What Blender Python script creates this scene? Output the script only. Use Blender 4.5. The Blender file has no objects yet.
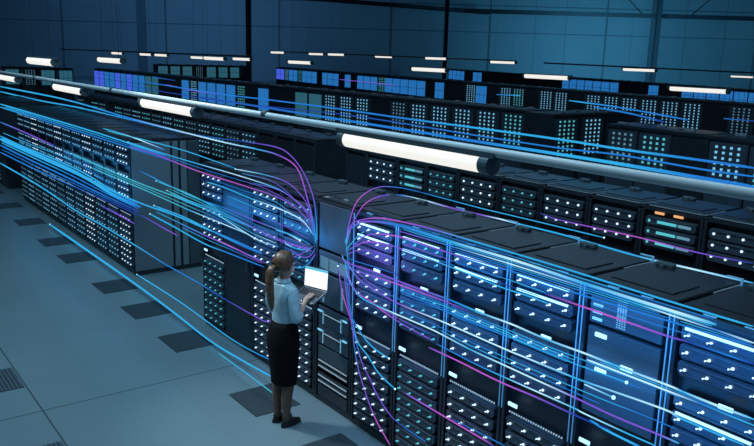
import bpy, bmesh, math, random
from mathutils import Vector, Matrix
random.seed(7)
SC = bpy.context.scene
COL = SC.collection

# ------------------------------------------------------------------ camera
cam = bpy.data.cameras.new('camera'); cam.lens = 766.856 / 754 * 36; cam.sensor_width = 36; cam.sensor_fit = 'HORIZONTAL'
cam.clip_end = 400
co = bpy.data.objects.new('camera', cam); COL.objects.link(co)
R_ = Vector((0.59842911, 0.80072761, 0.0267937)); U_ = Vector((-0.18771922, 0.10762427, 0.97630861)); F_ = Vector((-0.77887361, 0.58928118, -0.21471746))
co.matrix_world = Matrix(((R_.x, U_.x, -F_.x, 0), (R_.y, U_.y, -F_.y, 0), (R_.z, U_.z, -F_.z, 3.45557), (0, 0, 0, 1)))
SC.camera = co

# ------------------------------------------------------------------ light and exposure
SC.view_settings.view_transform = 'Standard'; SC.view_settings.look = 'None'
SC.view_settings.gamma = 1; SC.view_settings.exposure = 0.0
SC.view_settings.use_curve_mapping = False
W = bpy.data.worlds.new('hall_dusk'); SC.world = W; W.use_nodes = True
W.node_tree.nodes['Background'].inputs[0].default_value = (0.10, 0.27, 0.46, 1)
W.node_tree.nodes['Background'].inputs[1].default_value = 0.20

def area(name, loc, size, power, color, target=None, size_x=None):
    l = bpy.data.lights.new(name, 'AREA'); l.shape = 'RECTANGLE'; l.size = size_x or size; l.size_y = size
    l.energy = power; l.color = color
    o = bpy.data.objects.new(name, l); COL.objects.link(o); o.location = loc
    d = (Vector(target) - Vector(loc)) if target else Vector((0, 0, -1))
    o.rotation_euler = d.to_track_quat('-Z', 'Y').to_euler()
    return o
# unseen overhead fill lights added to brighten the hall; washers light the wall
area('fill_aisle', (-8, 0.5, 10), 5, 900, (0.42, 0.78, 1.0), (-8, 1.5, 0), 14)
area('fill_near', (-1.5, 5.0, 9.0), 6, 190, (0.50, 0.78, 1.0), (-3.0, 4.5, 0), 6)
area('fill_hall', (-25, 22, 12), 20, 650, (0.40, 0.70, 1.0), None, 20)
area('wall_washer_left', (-68, 26, 11), 10, 1600, (0.16, 0.50, 1.0), (-95, 36, 7))
area('wall_washer_right', (-44, 62, 4), 8, 2400, (0.12, 0.60, 1.0), (-50, 75, 6))
l = bpy.data.lights.new('key_spot', 'SPOT'); l.energy = 1500; l.color = (.80, .94, 1.0); l.spot_size = math.radians(30); l.spot_blend = 1.0; l.shadow_soft_size = .35  # unseen spot added to brighten the woman's shoulder and shirt
o = bpy.data.objects.new('key_spot', l); COL.objects.link(o); o.location = (-10.0, 0.6, 7.5); o.rotation_euler = (Vector((-5.95, 3.3, 1.3)) - o.location).to_track_quat('-Z', 'Y').to_euler()
# added area lights that boost the streaks' glow on the racks behind
BLUE = (0.04, 0.33, 1.0)
area('edge_bundle_wash', (-3.2, 3.70, 1.98), .12, 17, BLUE, (-3.2, 4.0, 1.90), 4.6)
area('middle_bundle_wash', (-3.4, 3.68, 1.45), .15, 11, BLUE, (-3.4, 4.0, 1.40), 4.2)
area('fan_bundle_wash', (-5.2, 3.70, 1.70), .3, 2.2, (0.25, 0.15, 1.0), (-5.2, 4.0, 1.65), .5)
area('run_bundle_wash', (-7.4, 3.68, 1.62), .25, 11, BLUE, (-7.4, 4.0, 1.60), 2.5)
area('aisle_bundle_wash', (-13.0, 3.60, 1.45), .25, 11, (0.05, 0.42, 1.0), (-13.0, 4.0, 1.45), 5)
area('beam_bundle_wash', (-9.0, 7.6, 2.35), .2, 10, BLUE, (-9.0, 8.4, 1.6), 9)

# ------------------------------------------------------------------ helpers
def mat(name, color, rough=0.5, metal=0.0, emit=None, strength=0.0, spec=0.5, sample=True):
    m = bpy.data.materials.new(name); m.use_nodes = True
    b = m.node_tree.nodes['Principled BSDF']
    b.inputs['Base Color'].default_value = (*color, 1); b.inputs['Roughness'].default_value = rough
    b.inputs['Metallic'].default_value = metal; b.inputs['Specular IOR Level'].default_value = spec
    if emit:
        b.inputs['Emission Color'].default_value = (*emit, 1); b.inputs['Emission Strength'].default_value = strength
        if not sample: m.cycles.emission_sampling = 'NONE'
    return m

def noisy(m, scale, amount, bump=0.0):
    nt = m.node_tree; b = nt.nodes['Principled BSDF']; base = b.inputs['Base Color'].default_value[:]
    tc = nt.nodes.new('ShaderNodeTexCoord'); n = nt.nodes.new('ShaderNodeTexNoise'); n.inputs['Scale'].default_value = scale; n.inputs['Detail'].default_value = 4
    nt.links.new(tc.outputs['Object'], n.inputs['Vector'])
    r = nt.nodes.new('ShaderNodeValToRGB'); r.color_ramp.elements[0].position = .3; r.color_ramp.elements[1].position = .7
    r.color_ramp.elements[0].color = tuple(c * (1 - amount) for c in base[:3]) + (1,); r.color_ramp.elements[1].color = tuple(c * (1 + amount) for c in base[:3]) + (1,)
    nt.links.new(n.outputs['Fac'], r.inputs['Fac']); nt.links.new(r.outputs['Color'], b.inputs['Base Color'])
    if bump:
        bp = nt.nodes.new('ShaderNodeBump'); bp.inputs['Strength'].default_value = bump
        nt.links.new(n.outputs['Fac'], bp.inputs['Height']); nt.links.new(bp.outputs['Normal'], b.inputs['Normal'])
    return m

M = {}
M['rack'] = noisy(mat('rack_black_steel', (.022, .027, .036), .38), 3, .2)
M['lid'] = noisy(mat('rack_lid_steel', (.020, .025, .034), .30), 2, .25)
M['edging'] = mat('pale_lid_grey', (.32, .36, .40), .35, .3)
M['seam'] = mat('wall_seam_grey', (.12, .16, .19), .7)
M['server'] = noisy(mat('server_bezel_graphite', (.05, .068, .092), .36), 9, .2)
M['panel'] = noisy(mat('blank_panel_slate', (.06, .085, .105), .42), 2, .12)
M['side'] = noisy(mat('side_panel_grey', (.17, .22, .25), .33), 1.5, .1)
M['door'] = noisy(mat('mesh_door_black', (.016, .019, .025), .4), 20, .3)
M['steel'] = mat('galvanised_steel', (.72, .75, .77), .28)
M['darksteel'] = mat('painted_dark_steel', (.012, .018, .026), .6)
M['white'] = mat('led_white', (.5, .6, .7), .4, 0, (.66, .86, 1), 1.3, sample=False)
M['teal'] = mat('led_teal', (.1, .4, .4), .4, 0, (.10, .52, .58), .8, sample=False)
M['ice'] = mat('led_ice', (.2, .4, .5), .4, 0, (.20, .55, .80), .85, sample=False)
M['dim'] = mat('led_dim', (.2, .3, .35), .4, 0, (.10, .24, .32), .8, sample=False)
M['amber'] = mat('led_amber', (.5, .25, .1), .4, 0, (1, .45, .2), .8, sample=False)
M['chip'] = mat('label_light_white', (.6, .8, .9), .4, 0, (.50, .86, 1), 1.1)
M['dots'] = mat('status_dots', (.3, .4, .45), .4, 0, (.30, .42, .50), .7, sample=False)
M['bar'] = mat('handle_light_white', (.6, .8, .9), .4, 0, (.50, .82, 1), 1.2)
M['edge'] = mat('edge_glow_blue', (.2, .5, .7), .4, 0, (.12, .36, .68), .32)
M['glass'] = mat('lit_door_blue', (.02, .06, .1), .3, 0, (.02, .17, .50), .85, sample=False)
M['violet'] = mat('lit_door_violet', (.03, .03, .1), .3, 0, (.06, .12, .75), .9, sample=False)
M['tealglass'] = mat('lit_door_teal', (.02, .06, .08), .3, 0, (.03, .14, .20), .7, sample=False)
M['lamp'] = mat('lamp_diffuser', (.5, .5, .48), .4, 0, (.88, .835, .765), 1.0)
M['skin'] = mat('skin', (.62, .37, .28), .45); M['hair'] = noisy(mat('brown_hair', (.15, .072, .040), .36), 30, .45)
M['denim'] = noisy(mat('light_blue_denim', (.42, .62, .72), .8), 14, .18)
M['skirt'] = mat('black_skirt_cloth', (.006, .006, .008), .85, spec=.15); M['shoe'] = mat('black_shoe_leather', (.012, .011, .012), .35)
M['tights'] = mat('sheer_tights', (.15, .085, .06), .55)
M['alu'] = mat('laptop_grey_aluminium', (.16, .18, .2), .35, .5); M['key'] = mat('laptop_black_keys', (.012, .012, .014), .5)
M['screen'] = mat('laptop_white_screen', (.8, .8, .8), .3, 0, (1, .98, .94), .92); M['header'] = mat('laptop_teal_header', (.1, .4, .5), .3, 0, (.10, .42, .52), .9)
M['ceil'] = mat('ceiling_dark_blue', (.10, .13, .16), .8)
M['eye'] = mat('eye_white', (.7, .7, .7), .3); M['lip'] = mat('lips', (.35, .10, .09), .5)
M['grate'] = mat('vent_tile_dark', (.018, .026, .034), .6); M['slot'] = mat('vent_tile_bars', (.075, .105, .13), .5)

# streak material: the strand gives off its own colour, stored per point
def streak_mat():
    m = bpy.data.materials.new('light_strand'); m.use_nodes = True; nt = m.node_tree; nt.nodes.clear()
    out = nt.nodes.new('ShaderNodeOutputMaterial'); e = nt.nodes.new('ShaderNodeEmission'); a = nt.nodes.new('ShaderNodeAttribute'); a.attribute_name = 'strand_colour'
    nt.links.new(a.outputs['Color'], e.inputs['Color']); e.inputs['Strength'].default_value = 1.05
    nt.links.new(e.outputs[0], out.inputs['Surface']); return m
M['strand'] = streak_mat()

# floor: raised-floor tiles with faint seams
def floor_mat():
    m = mat('floor_tiles_blue_grey', (.17, .23, .26), .27); nt = m.node_tree; b = nt.nodes['Principled BSDF']
    tc = nt.nodes.new('ShaderNodeTexCoord')
    def brick(w, h, off, mortar):
        mp = nt.nodes.new('ShaderNodeMapping'); mp.inputs['Location'].default_value = off
        nt.links.new(tc.outputs['Object'], mp.inputs['Vector'])
        k = nt.nodes.new('ShaderNodeTexBrick'); k.offset = 0; k.inputs['Scale'].default_value = 1; k.inputs['Brick Width'].default_value = w
        k.inputs['Row Height'].default_value = h; k.inputs['Mortar Size'].default_value = mortar; k.inputs['Mortar Smooth'].default_value = .3
        nt.links.new(mp.outputs['Vector'], k.inputs['Vector']); return k
    k1 = brick(10.4, 10.4, (7.38, -1.59, 0), .008); k2 = brick(.65, .65, (7.37, -1.58, 0), .004)
    n = nt.nodes.new('ShaderNodeTexNoise'); n.inputs['Scale'].default_value = .8; n.inputs['Detail'].default_value = 5
    nt.links.new(tc.outputs['Object'], n.inputs['Vector'])
    r = nt.nodes.new('ShaderNodeValToRGB'); r.color_ramp.elements[0].color = (.15, .21, .24, 1); r.color_ramp.elements[1].color = (.20, .27, .30, 1)
    nt.links.new(n.outputs['Fac'], r.inputs['Fac'])
    def mix(a, fac, col, s):
        x = nt.nodes.new('ShaderNodeMix'); x.data_type = 'RGBA'
        mm = nt.nodes.new('ShaderNodeMath'); mm.operation = 'MULTIPLY'; mm.inputs[1].default_value = s; nt.links.new(fac, mm.inputs[0])
        nt.links.new(mm.outputs[0], x.inputs['Factor']); nt.links.new(a, x.inputs['A']); x.inputs['B'].default_value = col; return x.outputs['Result']
    c = mix(r.outputs['Color'], k2.outputs['Fac'], (.07, .10, .12, 1), .22); c = mix(c, k1.outputs['Fac'], (.02, .03, .035, 1), .8)
    nt.links.new(c, b.inputs['Base Color']); return m

def wall_mat():
    m = mat('wall_panels_steel_blue', (.26, .32, .36), .7); nt = m.node_tree; b = nt.nodes['Principled BSDF']
    tc = nt.nodes.new('ShaderNodeTexCoord'); n = nt.nodes.new('ShaderNodeTexNoise'); n.inputs['Scale'].default_value = .15
    nt.links.new(tc.outputs['Object'], n.inputs['Vector'])
    r = nt.nodes.new('ShaderNodeValToRGB'); r.color_ramp.elements[0].color = (.22, .28, .32, 1); r.color_ramp.elements[1].color = (.30, .36, .40, 1)
    nt.links.new(n.outputs['Fac'], r.inputs['Fac']); nt.links.new(r.outputs['Color'], b.inputs['Base Color']); return m

# ---- mesh collector
class MB:
    def __init__(s): s.bm = bmesh.new()
    def box(s, x0, x1, y0, y1, z0, z1, bev=0):
        g = bmesh.ops.create_cube(s.bm, size=1)
        bmesh.ops.transform(s.bm, verts=g['verts'], matrix=Matrix.Translation(((x0 + x1) / 2, (y0 + y1) / 2, (z0 + z1) / 2)) @ Matrix.Diagonal((x1 - x0, y1 - y0, z1 - z0, 1)))
        if bev:
            es = list({e for v in g['verts'] for e in v.link_edges})
            bmesh.ops.bevel(s.bm, geom=es, offset=bev, segments=2, affect='EDGES', profile=.5)
        return s
    def prism(s, pts, y0, y1):      # outline in xz, extruded along y
        a = [s.bm.verts.new((x, y0, z)) for x, z in pts]; b = [s.bm.verts.new((x, y1, z)) for x, z in pts]
        n = len(pts); s.bm.faces.new(a); s.bm.faces.new(b[::-1])
        for i in range(n): s.bm.faces.new((a[i], b[i], b[(i + 1) % n], a[(i + 1) % n]))
        return s
    def ball(s, c, r, sx=1, sy=1, sz=1, seg=8, rings=6):
        g = bmesh.ops.create_uvsphere(s.bm, u_segments=seg, v_segments=rings, radius=r)
        bmesh.ops.transform(s.bm, verts=g['verts'], matrix=Matrix.Translation(c) @ Matrix.Diagonal((sx, sy, sz, 1))); return s
    def rod(s, a, b, r, seg=10):
        a, b = Vector(a), Vector(b); d = b - a
        g = bmesh.ops.create_cone(s.bm, cap_ends=True, segments=seg, radius1=r, radius2=r, depth=d.length)
        bmesh.ops.transform(s.bm, verts=g['verts'], matrix=Matrix.Translation((a + b) / 2) @ d.to_track_quat('Z', 'Y').to_matrix().to_4x4()); return s
    def loft(s, rings, cap=True):   # rings of equal point count
        vs = [[s.bm.verts.new(p) for p in r] for r in rings]; n = len(vs[0])
        for i in range(len(vs) - 1):
            for k in range(n): s.bm.faces.new((vs[i][k], vs[i][(k + 1) % n], vs[i + 1][(k + 1) % n], vs[i + 1][k]))
        if cap: s.bm.faces.new(vs[0][::-1]); s.bm.faces.new(vs[-1])
        return s
    def tag(s, i):                  # faces added since the last tag take material i
        for f in s.bm.faces:
            if not f.tag: f.material_index = i; f.tag = True
        return s
    def mesh(s, name, material, smooth=False):
        bmesh.ops.recalc_face_normals(s.bm, faces=s.bm.faces[:])
        me = bpy.data.meshes.new(name); s.bm.to_mesh(me); s.bm.free()
        for q in ([material] if not isinstance(material, (list, tuple)) else material): me.materials.append(q)
        if smooth:
            for p in me.polygons: p.use_smooth = True
        return me

def put(name, me, parent=None, loc=(0, 0, 0)):
    o = bpy.data.objects.new(name, me); COL.objects.link(o); o.location = loc
    if parent: o.parent = parent
    return o
def thing(name, label, cat, loc=(0, 0, 0), rz=0, group=None, me=None):
    o = bpy.data.objects.new(name, me); COL.objects.link(o); o.location = loc; o.rotation_euler = (0, 0, rz)
    o['label'] = label; o['category'] = cat
    if group: o['group'] = group
    return o
def struct(name, me, loc=(0, 0, 0), rz=0):
    o = put(name, me, None, loc); o.rotation_euler = (0, 0, rz); o['kind'] = 'structure'; return o
CACHE = {}
def cached(key, fn):
    if key not in CACHE: CACHE[key] = fn()
    return CACHE[key]

ORD = ['first', 'second', 'third', 'fourth', 'fifth', 'sixth', 'seventh', 'eighth', 'ninth', 'tenth', 'eleventh', 'twelfth', 'thirteenth', 'fourteenth', 'fifteenth', 'sixteenth', 'seventeenth', 'eighteenth', 'nineteenth']
TENS = {2: 'twent', 3: 'thirt', 4: 'fort', 5: 'fift', 6: 'sixt'}
def nth(i):
    if i < 19: return ORD[i]
    t, u = divmod(i + 1, 10)
    return TENS[t] + ('ieth' if u == 0 else 'y-' + ORD[u - 1])

# ------------------------------------------------------------------ the hall
FRONT, WID, X0, DEP, H = 3.92, 0.6394, -4.871, 0.76, 2.10
fl = MB().box(-140, 25, -25, 150, -.1, 0); struct('floor', fl.mesh('floor', floor_mat()))
struct('ceiling', MB().box(-140, 25, -25, 150, 16, 16.2).mesh('ceiling', M['ceil']))
YAW = math.atan2(.5893, -.7789)
DIR = Vector((-.7975, .6033, 0)); LAT = Vector((.6033, .7975, 0))
def wallp(u, d, z): v = DIR * d + LAT * u; return (v.x, v.y, z)
wrz = math.atan2(LAT.y, LAT.x)
WD = 92
wm = MB().box(-75, 75, 0, .4, 0, 16)
struct('wall_back', wm.mesh('wall_back', wall_mat()), wallp(0, WD, 0), wrz)
k = 0
for u in (-50, -37.3, -25.2, -12, 1, 12.5, 26, 43.5, 56):
    k += 1; struct('trim_%d' % k, MB().box(u - .09, u + .09, -.06, 0, 0, 16).mesh('wall_seam', M['seam']), wallp(0, WD, 0), wrz)
for z in (6.3, 9.3):
    k += 1; struct('trim_%d' % k, MB().box(-74, 74, -.05, 0, z - .05, z + .05).mesh('wall_seam', M['seam']), wallp(0, WD, 0), wrz)
for u in (-28, 31.6):                      # flat pilasters behind the steel posts
    k += 1; struct('trim_%d' % k, MB().box(u - .5, u + .5, -.25, 0, 0, 16).mesh('wall_pilaster', M['seam']), wallp(0, WD, 0), wrz)
def post(u, d, r, label, ztop=14):
    m = MB().box(-r, r, -r, r, 0, ztop); m.box(-r * 1.8, r * 1.8, -r * 1.8, r * 1.8, 0, .1)
    o = thing('steel_column', label, 'column', wallp(u, d, 0), wrz, None, m.mesh('steel_column', M['darksteel']))
    return o
post(-11.0, 65, .20, 'dark steel column before the back wall, left of the picture centre, rising out of frame')
post(6.3, 78, .19, 'slim dark steel column in front of the back wall, right of the picture centre')
post(28.5, 82, .22, 'dark steel column in front of the brightest wall panel on the right')
b = MB().box(4, 60, -.12, .12, -.22, .22)
thing('roof_beam', 'long level dark steel beam crossing the right half of the back wall', 'beam', wallp(4.5, 83, 8.15), wrz, None, b.mesh('roof_beam', M['darksteel']))
b = MB().rod(wallp(-27, 70, 9.15), wallp(12, 90, 8.4), .22, 6)
thing('roof_beam', 'dark steel beam slanting down from the upper left to the right column', 'beam', (0, 0, 0), 0, None, b.mesh('roof_beam', M['darksteel']))
b = MB().rod(wallp(-48, 82, 8.55), wallp(-22, 82, 8.9), .16, 6)
thing('roof_beam', 'dark steel beam along the very top of the left wall', 'beam', (0, 0, 0), 0, None, b.mesh('roof_beam', M['darksteel']))
for u, v, lab in ((24.5, 27.5, 'thin diagonal steel brace left of the right column above the level beam'), (35.5, 32.5, 'thin diagonal steel brace right of the right column above the level beam')):
    m = MB().rod(wallp(u, 84, 11), wallp(v, 84, 8.3), .06, 6)
    thing('roof_brace', lab, 'brace', (0, 0, 0), 0, None, m.mesh('roof_brace', M['darksteel']))

# vented floor tiles along the racks
def vent(x, y, label, w=.60, d=.50, bars='x'):
    t = thing('vent_tile', label, 'floor vent', (x, y, 0), 0, 'perforated vent tiles set in the floor')
    put('tray', MB().box(0, w, 0, d, .001, .004).mesh('vent_tray', M['grate']), t)
    m = MB(); n = 14 if bars == 'y' else 26
    for i in range(n):
        if bars == 'y': q = d * (i + .5) / n; m.box(.01, w - .01, q - d / n * .25, q + d / n * .25, .004, .007)
        else: q = w * (i + .5) / n; m.box(q - w / n * .15, q + w / n * .15, .01, d - .01, .004, .006)
    put('grille', m.mesh('vent_grille', M['slot']), t)
VX = [(-5.40, 'nearest the camera at the bottom edge beside the racks'), (-6.72, 'at the feet of the woman'), (-8.67, 'first beyond the woman, beside the cross aisle'), (-10.02, 'beside the cross aisle, second beyond the woman'),
      (-11.30, 'at the corner of the left rack block'), (-13.20, 'along the left rack block, second from its near corner'), (-14.5, 'along the left rack block, third from its near corner'), (-16.4, 'along the left rack block, fourth from its near corner'), (-18.3, 'at the far end of the left rack block'), (-20.2, 'farthest away, at the left edge of the picture')]
for x, l in VX: vent(x, 3.23, 'dark perforated floor vent tile ' + l)
vent(-8.63, 1.05, 'slotted dark floor vent at the left edge of the picture', bars='y', d=.52)
vent(-6.67, 1.05, 'slotted dark floor vent cut by the bottom edge at left', bars='y', d=.52)

# ------------------------------------------------------------------ server racks
# local frame of a rack: x 0..w along the row, y 0 at the front face, +y to the back, z up
def cabinet(w, d, h):
    m = MB(); t = .03
    m.box(0, t, 0, d, .06, h - .03); m.box(w - t, w, 0, d, .06, h - .03)          # side panels
    m.box(t, w - t, d - .02, d, .06, h - .03); m.box(0, w, 0, d, h - .05, h - .02)  # back, roof
    m.box(0, w, .02, d, 0, .07); m.box(t, w - t, .06, .09, .07, h - .05)            # plinth, inner wall
    return m.mesh('rack_cabinet', M['rack'])
def lid(w, d):
    m = MB().box(.02, w - .02, .03, d - .03, 0, .028, .008); m.box(.10, w - .10, .12, d * .55, .028, .036, .004)
    return m.mesh('rack_lid', M['lid'])
def bracket(): return MB().box(0, .13, 0, .05, 0, .03, .006).box(.05, .08, -.03, 0, 0, .02).mesh('cable_bracket', M['panel'])
def post_mesh(h): return MB().box(-.014, .014, -.012, .02, .06, h - .05, .004).mesh('frame_post', M['rack'])
def unit(w, hh=.088, key='server'):     # server face with chamfered ends and a lip
    a, b = .065, w - .065; m = MB()
    m.prism([(a + .022, 0), (b - .022, 0), (b, .022), (b, hh - .012), (b - .012, hh), (a + .012, hh), (a, hh - .012), (a, .022)], 0, .05)
    m.box(a + .03, b - .03, -.010, 0, hh - .02, hh - .010, .003)                    # top lip
    m.box(a + .035, b - .035, -.006, 0, .012, .020, .002)                            # lower ridge
    return m.mesh('server_unit', M[key])
def led(c): return MB().ball((0, 0, .0), .0092, seg=8, rings=6).ball((-.024, 0, -.012), .0055, seg=6, rings=4).box(-.022, .0, -.002, .002, -.009, -.006).mesh('indicator_light', M[c], True)
def lit_unit(w, c, r=.010, hh=.088, zc=.045):      # server face with its row of small lights in one piece (seen from far)
    a, b = .065, w - .065; m = MB()
    m.prism([(a + .022, 0), (b - .022, 0), (b, .022), (b, hh - .012), (b - .012, hh), (a + .012, hh), (a, hh - .012), (a, .022)], 0, .05)
    m.box(a + .03, b - .03, -.010, 0, hh - .02, hh - .010).tag(0); a = .115 * w / .64
    for i in range(4): m.ball((a + i * (w - 2 * a) / 3, -.006, zc), r, seg=6, rings=4)
    m.tag(1); return m.mesh('server_unit', (M['server'], M[c]))
def bar_mesh(w, c='bar', r=.007): return MB().box(.09, w - .10, -.006, .004, -r, r).mesh('handle_light', M[c])
def chip_mesh(c='chip'): return MB().box(0, .085, -.008, .004, -.014, .014, .003).mesh('label_light', M[c])
def dots_mesh(w):
    m = MB()
    for i in range(22): x = .08 + i * (w - .16) / 21; m.box(x - .005, x + .005, -.004, .004, -.006, .006)
    return m.mesh('status_strip', M['dots'])
def door_mesh(w, h): return MB().box(.04, w - .04, -.015, .01, .09, h - .10, .006).mesh('rack_door', M['door'])
def handle_mesh(): return MB().box(0, .022, -.03, 0, -.10, .10, .006).mesh('door_handle', M['panel'])
def panel_mesh(w, z0, z1): return MB().box(.06, w - .06, -.008, .03, z0, z1, .005).mesh('blank_panel', M['panel'])
def strip_mesh(h, z0=.1): return MB().box(-.0025, .0025, -.006, .004, z0, h - .04).mesh('edge_highlight', M['edge'])  # glowing strip stands in for the highlight on a frame edge

def rack_shell(label, loc, w, d, h, rz=0, group='server racks of the front row', posts=True, top=True):
    t = thing('server_rack', label, 'server rack', loc, rz, group)
    put('cabinet', cached(('cab', w, d, h), lambda: cabinet(w, d, h)), t)
    if posts:
        pm = cached(('post', h), lambda: post_mesh(h))
        put('frame_post', pm, t, (.02, 0, 0)); put('frame_post', pm, t, (w - .02, 0, 0))
    if top == 'near':
        put('lid_highlight', cached('ledge', lambda: MB().box(-.007, .007, 0, .30, 0, .010, .002).mesh('lid_highlight', M['edging'])), t, (w - .012, d - .34, h - .012))  # pale strip paints the highlight along the lid edge
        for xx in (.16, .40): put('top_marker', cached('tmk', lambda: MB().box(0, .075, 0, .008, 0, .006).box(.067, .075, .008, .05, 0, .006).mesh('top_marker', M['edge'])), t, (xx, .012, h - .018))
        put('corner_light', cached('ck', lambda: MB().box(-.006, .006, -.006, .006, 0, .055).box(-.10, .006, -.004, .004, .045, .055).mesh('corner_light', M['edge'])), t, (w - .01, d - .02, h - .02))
    if top:
        put('top_lid', cached(('lid', w, d), lambda: lid(w, d)), t, (0, 0, h - .02))
        put('cable_bracket', cached('brk', bracket), t, (.08, d - .13, h + .008))
    return t
UZ = [1.955, 1.85, 1.745, 1.54, 1.44, 1.34, 1.235, .87, .765, .66, .56, .46, .36, .26, .16]
def near_rack(label, x, w=WID, upper='white', lower='white', kind='led', glow=False, bars=(), y=FRONT, d=DEP, fine=True, zs=UZ, rows=15):
    t = rack_shell(label, (x, y, 0), w, d, H, top='near' if glow else True)
    um = cached(('unit', w), lambda: unit(w)); a = .115 * w / .64
    if kind in ('led', 'blank'):
        for i, z in enumerate(zs[:rows]):
            if kind == 'blank' and z > 1.2: continue
            c = upper if i < 7 else lower
            s = put('server_unit', um if fine else cached(('lu', w, c), lambda: lit_unit(w, c)), t, (0, -.02, z - .045))
            if fine:
                lm = cached(('led', c), lambda: led(c))
                for q in range(4): put('indicator_light', lm, s, (a + q * (w - 2 * a) / 3, -.010, .045))
            if i in bars: put('handle_light', cached(('bar', w), lambda: bar_mesh(w)), s, (0, -.008, .078))
        if fine: put('label_light', cached('chip', chip_mesh), t, (.07, -.012, 1.01))
        put('status_strip', cached(('dots', w), lambda: dots_mesh(w)), t, (0, -.004, .945))
        if glow: put('label_light', cached('chip', chip_mesh), t, (.33, -.018, 1.61))
    if kind == 'blank':
        put('blank_panel', cached(('bp', w, 1), lambda: panel_mesh(w, 1.22, 1.80)), t)
        s = put('switch_module', cached(('sw', w), lambda: panel_mesh(w, 1.83, 2.0)), t)
        for q in range(3):
            put('label_light', cached('chipsm', lambda: MB().box(0, .07, -.006, .004, -.008, .008).mesh('label_light', M['ice'])), s, (.09, -.014, 1.86 + q * .045)); put('status_strip', cached('vd', lambda: vdots(4, 6)), s, (.27, -.012, 1.85 + q * .05))
        put('label_light', cached('chip', chip_mesh), t, (.12, -.012, 1.76)); put('label_light', cached('chip', chip_mesh), t, (.14, -.012, 1.53))
    if kind == 'door':
        dm = put('rack_door', cached(('door', w), lambda: door_mesh(w, H)), t); put('door_handle', cached('hnd', handle_mesh), dm, (w - .09, -.015, 1.1))
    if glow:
        em = cached('edge', lambda: strip_mesh(H, .95)); put('edge_highlight', em, t, (.008, -.012, 0)); put('edge_highlight', em, t, (w - .022, -.012, 0))
    return t
def vdots(nx, nz, s=.018, c='dim', r=.005):
    m = MB()
    for i in range(nx):
        for k in range(nz): m.box(i * s - r, i * s + r, -.003, .003, k * s * .8 - r * .8, k * s * .8 + r * .8)
    return m.mesh('status_lights', M[c])

# front row, near block (runs from the woman's rack towards the camera)
near_names = ['first', 'second', 'third', 'fourth', 'fifth', 'sixth', 'seventh']
specs = [('white', 'white', 'led', (0, 1)), ('teal', 'teal', 'led', (0, 1)), ('white', 'white', 'led', (0, 1)), ('white', 'white', 'led', (0, 1)), ('white', 'white', 'blank', ()), ('white', 'white', 'led', (0, 4)), ('white', 'white', 'led', (0,))]
for i, (u, l, kd, br) in enumerate(specs):
    near_rack('%s black server rack right of the rack the woman faces, %s' % (near_names[i], 'with blank slate panels' if kd == 'blank' else 'rows of %s lights' % u),
              X0 + WID * (i - 1), upper=u, lower=l, kind=kd, glow=True, bars=br)
# the rack the woman works at
xw = X0 - 2 * WID
t = rack_shell('black rack the woman faces, blank grey panel on top and network switches below', (xw, FRONT, 0), WID, DEP, H)
for q_ in ((.08, .03), (.30, .10)): put('label_light', cached('tchip', lambda: MB().box(0, .07, 0, .03, 0, .008, .002).mesh('label_light', M['edging'])), t, (q_[0], q_[1], H + .008))
put('blank_panel', panel_mesh(WID, 1.62, 2.06), t)
s = put('switch_module', panel_mesh(WID, 1.40, 1.59), t)
for q in range(3): put('status_lights', cached('vd8', lambda: vdots(9, 9, .016, 'dim', .0035)), s, (.10 + q * .16, -.012, 1.43))
s = put('switch_module', panel_mesh(WID, 1.06, 1.37), t)
for q in range(2): put('status_lights', cached('vdl', lambda: vdots(2, 14, .02, 'dim', .005)), s, (.14 + q * .32, -.012, 1.09))
for z in (.98, .78):
    s = put('switch_module', panel_mesh(WID, z - .14, z + .05), t)
    put('label_light', cached('chips', lambda: MB().box(0, .07, -.006, .004, -.008, .008).mesh('label_light', M['ice'])), s, (.06, -.012, z)); put('label_light', CACHE['chips'], s, (.49, -.012, z + .01))
    for q in range(2): put('status_lights', cached('vdm', lambda: vdots(1, 11, .016, 'ice', .004)), s, (.15 + q * .31, -.012, z - .12))
    put('handle_light', cached('hb2', lambda: MB().box(.16, .46, -.004, .003, -.0025, .0025).mesh('handle_light', M['dots'])), s, (0, -.01, z - .02))
for z in (.46, .40, .30, .24):
    s = put('switch_module', cached('swm', lambda: MB().box(.06, WID - .06, -.008, .03, -.02, .025, .004).mesh('switch_module', M['rack'])), t, (0, 0, z)); put('status_strip', cached(('dots', WID), lambda: dots_mesh(WID)), s, (0, -.010, 0))
put('blank_panel', panel_mesh(WID, .48, .62), t); put('blank_panel', MB().box(.06, WID - .06, -.008, .03, .09, .20, .004).mesh('blank_panel', M['rack']), t)
# behind and beside the woman, up to the cross aisle
W4 = (8.81 + xw) / 4
for i, (u, l, kd, txt) in enumerate([('teal', 'white', 'led', 'white lights beside the woman, left of the rack she faces'), ('white', 'white', 'led', 'rows of white lights directly behind the hair of the woman'),
                                     ('white', 'white', 'door', 'closed plain black door, second from the cross aisle'), ('white', 'teal', 'led', 'teal lights, standing at the corner of the cross aisle')]):
    near_rack('black server rack with ' + txt, xw - W4 * (i + 1), W4, u, l, kd)
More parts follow.
